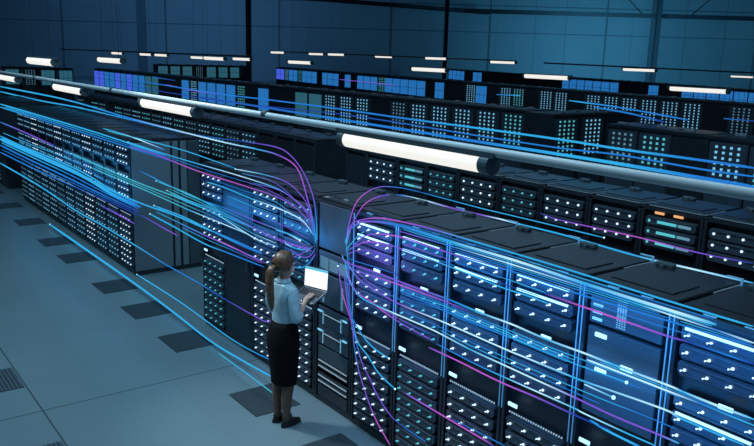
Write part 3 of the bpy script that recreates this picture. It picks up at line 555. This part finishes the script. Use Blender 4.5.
    ('edge',[(-4.77,3.845,2.109),(-4.337,3.845,2.117),(-3.947,3.845,2.118),(-3.596,3.845,2.119),(-3.277,3.845,2.117),(-2.985,3.845,2.113),(-2.719,3.845,2.11),(-2.474,3.845,2.108),(-2.249,3.845,2.107),(-2.041,3.845,2.106)],(1,1,1,1,0,0,0,1,1,1),0.0036,0),
    ('edge',[(-4.742,3.845,2.069),(-4.315,3.845,2.071),(-3.932,3.845,2.074),(-3.586,3.845,2.077),(-3.271,3.845,2.076),(-2.983,3.845,2.072),(-2.72,3.845,2.071),(-2.477,3.845,2.07),(-2.254,3.845,2.068),(-2.047,3.845,2.066)],(0,0,0,0,1,1,1,0,0,0),0.0036,0),
    ('edge',[(-4.135,3.845,2.037),(-3.767,3.845,2.043),(-3.433,3.845,2.047),(-3.129,3.845,2.046),(-2.852,3.845,2.045),(-2.597,3.845,2.045),(-2.363,3.845,2.045)],(1,1,0,0,0,0,1),0.0036,0),
    ('edge',[(-4.736,3.845,1.951),(-4.377,3.845,1.948),(-4.049,3.845,1.946),(-3.747,3.845,1.943),(-3.47,3.845,1.945),(-3.213,3.845,1.941)],(3,3,1,1,0,0),0.0036,0),
    ('edge',[(-4.695,3.845,1.921),(-4.278,3.845,1.916),(-3.902,3.845,1.909),(-3.562,3.845,1.902),(-3.252,3.845,1.902)],(1,1,1,2,2),0.0036,0),
    ('edge',[(-2.849,3.845,1.968),(-2.609,3.845,1.97),(-2.388,3.845,1.972),(-2.183,3.845,1.976),(-1.992,3.845,1.979),(-1.814,3.845,1.981)],(1,1,1,1,2,2),0.0036,0),
    ('edge',[(-2.235,3.845,2.037),(-2.09,3.845,2.037),(-1.952,3.845,2.037),(-1.821,3.845,2.036)],(0,0,1,1),0.0036,0),
    ('mid',[(-4.715,3.845,1.573),(-4.28,3.845,1.582),(-3.888,3.845,1.581),(-3.534,3.845,1.584),(-3.213,3.845,1.581),(-2.921,3.845,1.585),(-2.653,3.845,1.59),(-2.408,3.845,1.597),(-2.181,3.845,1.595)],(1,1,1,0,0,0,0,1,1),0.0036,0),
    ('mid',[(-4.357,3.845,1.531),(-4.01,3.845,1.534),(-3.691,3.845,1.533),(-3.399,3.845,1.535),(-3.13,3.845,1.534),(-2.882,3.845,1.539),(-2.652,3.845,1.547),(-2.439,3.845,1.556)],(1,1,1,0,0,0,1,1),0.0036,0),
    ('mid',[(-4.705,3.845,1.379),(-4.273,3.845,1.384),(-3.883,3.845,1.375),(-3.531,3.845,1.374),(-3.211,3.845,1.376),(-2.92,3.845,1.378),(-2.653,3.845,1.384),(-2.408,3.845,1.396),(-2.182,3.845,1.4)],(1,1,1,0,0,0,0,1,1),0.0036,0),
    ('mid',[(-4.226,3.845,1.358),(-3.864,3.845,1.345),(-3.536,3.845,1.343),(-3.235,3.845,1.344),(-2.959,3.845,1.345),(-2.705,3.845,1.346)],(0,0,0,1,1,1),0.0036,0),
    ('mid',[(-5.468,3.845,1.578),(-5.11,3.845,1.493),(-4.781,3.845,1.469),(-4.477,3.845,1.471)],(3,3,1,1),0.0036,0),
    ('mid',[(-5.123,3.845,1.333),(-4.714,3.845,1.299),(-4.342,3.845,1.291)],(3,3,1),0.0036,0),
    ('mid',[(-2.735,3.845,1.616),(-2.516,3.845,1.619),(-2.312,3.845,1.621),(-2.122,3.845,1.62),(-1.943,3.845,1.62),(-1.776,3.845,1.621)],(0,0,0,1,1,1),0.0036,0),
    ('run',[(-11.002,3.845,2.068),(-9.742,3.845,2.06),(-8.686,3.845,2.048),(-7.787,3.845,2.051),(-7.014,3.845,2.047),(-6.341,3.845,1.96)],(1,1,1,1,3,3),0.0036,0),
    ('run',[(-7.57,3.845,2.135),(-6.815,3.845,2.138),(-6.155,3.845,1.924)],(0,3,1),0.0036,0),
    ('run',[(-8.401,3.845,1.955),(-7.543,3.845,1.949),(-6.802,3.845,1.939),(-6.153,3.845,1.787)],(1,1,0,3),0.0036,0),
    ('run',[(-7.926,3.845,1.822),(-7.281,3.845,1.807),(-6.706,3.845,1.803),(-6.189,3.845,1.737)],(0,0,1,1),0.0036,0),
    ('run',[(-7.928,3.845,1.738),(-7.282,3.845,1.727),(-6.706,3.845,1.725),(-6.188,3.845,1.684)],(1,1,3,3),0.0036,0),
    ('run',[(-8.941,3.845,1.66),(-8.115,3.845,1.642),(-7.392,3.845,1.62),(-6.754,3.845,1.613),(-6.187,3.845,1.616)],(0,0,1,1,3),0.0036,0),
    ('run',[(-9.653,3.845,1.635),(-8.572,3.845,1.618),(-7.657,3.845,1.581),(-6.87,3.845,1.559),(-6.187,3.845,1.584)],(6,6,0,0,3),0.0036,0),
    ('run',[(-9.658,3.845,1.576),(-8.81,3.845,1.57),(-8.065,3.845,1.552),(-7.406,3.845,1.51),(-6.817,3.845,1.505)],(6,6,0,0,5),0.0036,0),
    ('run',[(-12.863,3.845,1.513),(-11.369,3.845,1.511),(-10.125,3.845,1.512),(-9.074,3.845,1.51),(-8.174,3.845,1.507),(-7.395,3.845,1.472)],(6,6,6,6,1,1),0.0036,0),
    ('run',[(-19.436,3.845,2.038),(-16.593,3.845,2.05),(-14.384,3.845,2.055),(-12.617,3.845,2.056),(-11.172,3.845,2.051),(-9.967,3.845,2.045)],(0,0,0,0,1,1),0.004,0),
    ('run',[(-8.687,3.845,1.918),(-7.788,3.845,1.92),(-7.014,3.845,1.917),(-6.339,3.845,1.85)],(2,2,1,1),0.0036,0),
    ('aisle',[(-20.037,3.845,1.252),(-16.806,3.845,1.268),(-14.355,3.845,1.284),(-12.442,3.845,1.235),(-10.894,3.845,1.221)],(0,0,0,0,1),0.007,0),
    ('aisle',[(-20.078,3.845,1.138),(-16.838,3.845,1.152),(-14.379,3.845,1.167),(-12.455,3.845,1.15),(-10.901,3.845,1.153)],(0,0,1,1,1),0.006,0),
    ('aisle',[(-20.137,3.845,0.974),(-16.88,3.845,0.998),(-14.407,3.845,1.034),(-12.469,3.845,1.06),(-10.909,3.845,1.083)],(1,1,1,1,2),0.0036,0),
    ('aisle',[(-10.182,3.845,1.295),(-9.002,3.845,1.323),(-8.012,3.845,1.324),(-7.167,3.845,1.325)],(0,0,0,1),0.0036,0),
    ('aisle',[(-10.188,3.845,1.233),(-9.008,3.845,1.232),(-8.015,3.845,1.23),(-7.168,3.845,1.25)],(0,0,1,1),0.0036,0),
    ('aisle',[(-9.287,3.845,1.187),(-8.474,3.845,1.186),(-7.758,3.845,1.206),(-7.123,3.845,1.213)],(0,0,1,3),0.0036,0),
    ('aisle',[(-19.875,3.845,1.401),(-17.29,3.845,1.412),(-15.215,3.845,1.444),(-13.526,3.845,1.433),(-12.131,3.845,1.331)],(0,0,0,1,1),0.0036,0),
]
WROT, LX, LY, LZ, LROT, LTILT, LLID = 8, -5.90, 3.68, 1.215, 17, 20, -24

# ------------------------------------------------------------------ light streaks
# strand colours: 0 cyan, 1 blue, 2 deep blue, 3 purple, 4 magenta, 5 white, 6 teal
CC = [(.03, .40, .80), (.016, .19, .64), (.015, .055, .36), (.19, .09, .66), (.46, .10, .58), (.50, .86, 1.05), (.05, .45, .58)]
def cat_rom(P, C, n):
    Q = [P[0] * 2 - P[1]] + P + [P[-1] * 2 - P[-2]]; out = []; oc = []
    for i in range(1, len(Q) - 2):
        for k_ in range(n):
            a = k_ / n; p0, p1, p2, p3 = Q[i - 1:i + 3]
            out.append(.5 * ((2 * p1) + (p2 - p0) * a + (2 * p0 - 5 * p1 + 4 * p2 - p3) * a * a + (3 * p1 - p0 - 3 * p2 + p3) * a ** 3)); oc.append(C[i - 1].lerp(C[i], a))
    return out + [P[-1]], oc + [C[-1]]
def strand(P, C, r, seg=6):
    P = [Vector(p) for p in P]; C = [Vector(CC[c]) for c in C]
    if len(P) > 2: P, C = cat_rom(P, C, 5)
    bm = bmesh.new(); lay = bm.verts.layers.float_color.new('strand_colour'); rings = []
    for i, p in enumerate(P):
        d = (P[min(i + 1, len(P) - 1)] - P[max(i - 1, 0)]).normalized(); a = d.cross(Vector((0, 0, 1)))
        a = a.normalized() if a.length > .1 else Vector((1, 0, 0)); b = a.cross(d); ring = []
        rr = r * (.55 if i in (0, len(P) - 1) else 1) * (1 + .14 * min(16, max(0, -p.x - 7)) if p.y < 5.5 else 1)   # strands thicken towards their far end
        for k_ in range(seg):
            t = 2 * math.pi * k_ / seg; v = bm.verts.new(p + (a * math.cos(t) + b * math.sin(t)) * rr); v[lay] = (*C[i], 1); ring.append(v)
        rings.append(ring)
    for q, w in zip(rings, rings[1:]):
        for k_ in range(seg): bm.faces.new((q[k_], q[(k_ + 1) % seg], w[(k_ + 1) % seg], w[k_]))
    bm.faces.new(rings[0][::-1]); bm.faces.new(rings[-1])
    bmesh.ops.recalc_face_normals(bm, faces=bm.faces[:])
    me = bpy.data.meshes.new('light_streak'); bm.to_mesh(me); bm.free(); me.materials.append(M['strand']); return me
BUN = {'back': ('over the near rack tops', 'light streaks over the rack tops'), 'deep': ('across the second row faces', 'light streaks over the rack tops'),
       'arcR': ('arching onto the near rack tops', 'arching light streaks'), 'arcL': ('over the left rack tops', 'arching light streaks'),
       'edge': ('along the upper near racks', 'light streaks on the upper rack faces'), 'mid': ('across the middle near racks', 'light streaks on the middle rack faces'),
       'low': ('low across the near racks', 'light streaks on the lower rack faces'), 'fan': ('fanning right of the woman', 'light streaks fanning from a rack'),
       'run': ('running to the woman\'s rack', 'light streaks gathering at the rack'), 'aisle': ('down the left rack block', 'light streaks of the left block'),
       'floor': ('just above the floor', 'light streaks over the floor'), 'beam': ('behind the second row', 'broad beams behind the second row'), 'hall': ('far back among the rows', 'light streaks far back')}
CNAME = ['cyan', 'blue', 'deep blue', 'purple', 'magenta', 'white', 'teal']
def height(q): return -sum(p[2] for p in q[1]) / len(q[1])
seen = {}
for b, P, C, r, ends in sorted(STREAKS, key=lambda q: (list(BUN).index(q[0]), height(q))):
    i = seen.get(b, 0); seen[b] = i + 1
    mid = CNAME[max(set(C), key=C.count)]; e0, e1 = CNAME[C[0]], CNAME[C[-1]]
    hue = mid if e0 == e1 == mid else ('%s to %s' % (e0, e1) if e0 != e1 else '%s and %s' % (e0, mid))
    width = 'broad ' if r >= .012 else 'thin ' if r <= .005 else ''
    lab = '%s%s light streak %s, %s from the top' % (width, hue, BUN[b][0], nth(i))
    o = thing('light_streak', lab, 'light streak', (0, 0, 0), 0, BUN[b][1], strand(P, C, r * .78))
    nodes = []
    if ends == 1: nodes.append((P[0], C[0]))
    if ends == 2: nodes.append((P[-1], C[-1]))
    for p, c in nodes:
        put('end_node', MB().ball((0, 0, 0), r * 1.3, seg=10, rings=8).mesh('end_node', M['bar'], True), o, p)

# ------------------------------------------------------------------ the woman and her laptop
def skin(name, joints, edges, material, sub=2, root=0):
    me = bpy.data.meshes.new(name); me.from_pydata([j[0] for j in joints], edges, [])
    o = bpy.data.objects.new(name, me); COL.objects.link(o)
    o.modifiers.new('skin', 'SKIN'); 
    for i, j in enumerate(joints):
        v = me.skin_vertices[0].data[i]; rr = j[1]; v.radius = (rr, rr) if isinstance(rr, (int, float)) else rr; v.use_root = i == root
    o.modifiers['skin'].use_smooth_shade = True
    s = o.modifiers.new('sub', 'SUBSURF'); s.levels = sub; s.render_levels = sub
    dg = bpy.context.evaluated_depsgraph_get(); ev = o.evaluated_get(dg); out = bpy.data.meshes.new_from_object(ev)
    bpy.data.objects.remove(o); out.materials.clear(); out.materials.append(material)
    for p in out.polygons: p.use_smooth = True
    return out
WX, WY = -5.87, 3.39
woman = thing('person', 'woman with a long brown ponytail in denim shirt and black skirt holding a laptop', 'person', (WX, WY, 0), math.radians(WROT))
# arms: right hand types on the keyboard, left hand carries the laptop from below
RS, RE, RW = (.150, -.02, 1.335), (.215, -.03, 1.075), (.105, .150, 1.170)
LS, LE, LW = (-.150, -.02, 1.335), (-.225, .02, 1.085), (-.120, .185, 1.120)
J = [((0, 0, .90), (.150, .105)), ((0, .005, 1.03), (.112, .085)), ((0, .0, 1.18), (.125, .09)), ((0, -.01, 1.31), (.125, .08)), ((0, -.012, 1.385), (.06, .055)), ((0, .005, 1.44), .046), ((0, .025, 1.50), (.060, .066)), ((0, .022, 1.565), (.074, .086)), ((0, .010, 1.630), (.062, .070)),
     (RS, .052), (RE, .040), (RW, .026), (LS, .052), (LE, .040), (LW, .026)]
E_ = [(0, 1), (1, 2), (2, 3), (3, 4), (4, 5), (5, 6), (6, 7), (7, 8), (3, 9), (9, 10), (10, 11), (3, 12), (12, 13), (13, 14)]
def add(p, r, frm): J.append((p, r)); E_.append((frm, len(J) - 1)); return len(J) - 1
for s_ in (-1, 1):
    hip = add((s_ * .085, 0, .82), (.095, .09), 0); kn = add((s_ * .070, .012, .47), (.052, .055), hip); calf = add((s_ * .068, -.015, .33), (.046, .052), kn); an = add((s_ * .066, -.02, .085), .030, calf); he = add((s_ * .066, -.01, .04), (.030, .032), an); add((s_ * .070, .11, .022), (.030, .018), he)
add((0, .108, 1.535), (.012, .012), 7)                                           # nose
for s_ in (-1, 1): add((s_ * .083, .012, 1.555), (.010, .016), 7)                # ears
# palms and fingers
pr = add((.075, .205, 1.205), (.034, .016), 11); pl = add((-.09, .240, 1.140), (.034, .016), 14)
for i, (dx, ln) in enumerate(((-.030, .060), (-.010, .070), (.010, .066), (.028, .052))):
    a = add((.073 + dx, .240, 1.226), .0095, pr); b = add((.066 + dx, .240 + ln * .6, 1.240), .0085, a); add((.062 + dx, .240 + ln, 1.238), .0075, b)
    a = add((-.088 + dx, .275, 1.158), .0095, pl); b = add((-.080 + dx, .275 + ln * .6, 1.172), .0085, a); add((-.076 + dx, .275 + ln, 1.186), .0075, b)
a = add((.040, .215, 1.208), .010, pr); add((.022, .248, 1.214), .008, a)
a = add((-.126, .255, 1.156), .010, pl); add((-.140, .285, 1.182), .008, a)
put('body', skin('body', J, E_, M['skin']), woman)
# denim shirt
bj = [((0, .0, .93), (.150, .112)), ((0, .005, 1.03), (.128, .100)), ((0, .0, 1.18), (.140, .105)), ((0, -.01, 1.31), (.138, .094)), ((0, -.012, 1.392), (.075, .066)), ((0, .0, 1.425), (.058, .056)),
      ((.152, -.02, 1.338), .062), ((.215, -.03, 1.082), .052), ((.150, .080, 1.128), .044), ((-.152, -.02, 1.338), .062), ((-.225, .02, 1.088), .052), ((-.165, .110, 1.105), .044)]
shirt = put('denim_shirt', skin('denim_shirt', bj, [(0, 1), (1, 2), (2, 3), (3, 4), (4, 5), (3, 6), (6, 7), (7, 8), (3, 9), (9, 10), (10, 11)], M['denim']), woman)
ring = []
for t_ in range(5):
    q = t_ / 4; ring.append([Vector((math.cos(k_ * math.pi / 10) * (.062 + .012 * q), -.004 + math.sin(k_ * math.pi / 10) * (.060 + .012 * q), 1.445 - .035 * q)) for k_ in range(20)])
put('collar', MB().loft(ring, False).mesh('collar', M['denim'], True), shirt)
def ell(cx, cy, z, rx, ry, n=28): return [Vector((cx + math.cos(k_ * 2 * math.pi / n) * rx, cy + math.sin(k_ * 2 * math.pi / n) * ry, z)) for k_ in range(n)]
put('skirt', MB().loft([ell(0, .004, 1.035, .132, .104), ell(0, .002, .98, .150, .118), ell(0, -.006, .88, .178, .138), ell(0, -.004, .78, .178, .136), ell(0, 0, .62, .160, .122), ell(0, .002, .50, .146, .112), ell(0, .002, .425, .140, .108)]).mesh('pencil_skirt', M['skirt'], True), woman)
for s_ in (-1, 1):
    x = s_ * .068
    put('shoe', MB().loft([ell(x, .0, .002, .036, .06, 16), ell(x, .035, .003, .041, .115, 16), ell(x, .035, .022, .043, .118, 16), ell(x, .035, .045, .036, .100, 16), ell(x, -.015, .068, .033, .052, 16)]).mesh('black_shoe', M['shoe'], True), woman)
    put('stocking', MB().loft([ell(x, -.018, .06, .036, .038, 16), ell(x, -.02, .12, .035, .037, 16), ell(x, -.018, .24, .046, .051, 16), ell(x, -.014, .33, .052, .058, 16), ell(x, .008, .44, .056, .060, 16), ell(x * 1.05, .01, .52, .062, .064, 16)]).mesh('stocking', M['tights'], True), woman)
# hair: cap over the back of the head, hair tie and ponytail
hm = MB(); g = bmesh.ops.create_uvsphere(hm.bm, u_segments=24, v_segments=16, radius=1)
for v in g['verts']:
    x, y, z = v.co; v.co = Vector((x * .097, y * .116 + .002, z * .116 + 1.584))
    if y > .1 and z < .60: v.co.y = min(v.co.y, .034 + .07 * max(z, 0)); v.co.x *= .97
    if z < -.55: v.co.z = 1.578 - .06; v.co.y = min(v.co.y, .0)
hair = put('hair', hm.mesh('hair', M['hair'], True), woman)
put('hair_tie', MB().rod((0, -.088, 1.585), (0, -.112, 1.578), .030, 14).mesh('hair_tie', M['skirt'], True), hair)
tail = []
for y, z, rx, ry in ((-.10, 1.582, .026, .026), (-.135, 1.575, .036, .030), (-.158, 1.53, .042, .032), (-.162, 1.45, .046, .034), (-.160, 1.36, .047, .034), (-.150, 1.27, .040, .030), (-.142, 1.20, .026, .020), (-.138, 1.15, .007, .006)):
    tail.append(ell(.004, y, z, rx, ry, 16))
tl = [tail[0]] + tail[1:]
put('ponytail', MB().loft(tl).mesh('ponytail', M['hair'], True), hair)
for s_ in (-1, 1):
    e = put('eye', MB().ball((0, 0, 0), .012, 1.1, .6, .7, 12, 8).mesh('eye', M['eye'], True), woman, (s_ * .031, .098, 1.567)); put('iris', MB().ball((0, .0055, 0), .005).mesh('iris', M['key'], True), e)
    put('eyebrow', MB().box(-.018, .018, -.004, .004, -.003, .003, .002).mesh('eyebrow', M['hair']), woman, (s_ * .031, .100, 1.588))
put('mouth', MB().ball((0, 0, 0), .018, 1.1, .4, .35, 12, 8).mesh('mouth', M['lip'], True), woman, (0, .088, 1.500))

lp = thing('laptop', 'open grey laptop with a white screen held by the woman', 'laptop', (LX, LY, LZ))
lp.rotation_euler = (math.radians(LTILT), 0, math.radians(LROT))
put('base', MB().box(-.148, .148, -.110, .110, -.008, .008, .004).mesh('laptop_base', M['alu']), lp)
kb = MB()
for r0 in range(5):
    for c0 in range(13): kb.box(-.134 + c0 * .0206, -.134 + c0 * .0206 + .0175, -.012 + r0 * .0215, -.012 + r0 * .0215 + .018, .008, .011)
put('keyboard', kb.mesh('keyboard', M['key']), lp); put('touchpad', MB().box(-.045, .045, -.095, -.03, .0075, .0088).mesh('touchpad', M['panel']), lp)
ld = put('lid', MB().box(-.148, .148, -.006, .004, 0, .205, .003).mesh('laptop_lid', M['alu']), lp, (0, .112, .006)); ld.rotation_euler = (math.radians(LLID), 0, 0)
put('screen', MB().box(-.140, .140, -.0085, -.006, .010, .172).mesh('screen', M['screen']), ld); put('screen_header', MB().box(-.140, .140, -.0085, -.006, .172, .197).mesh('screen_header', M['header']), ld)
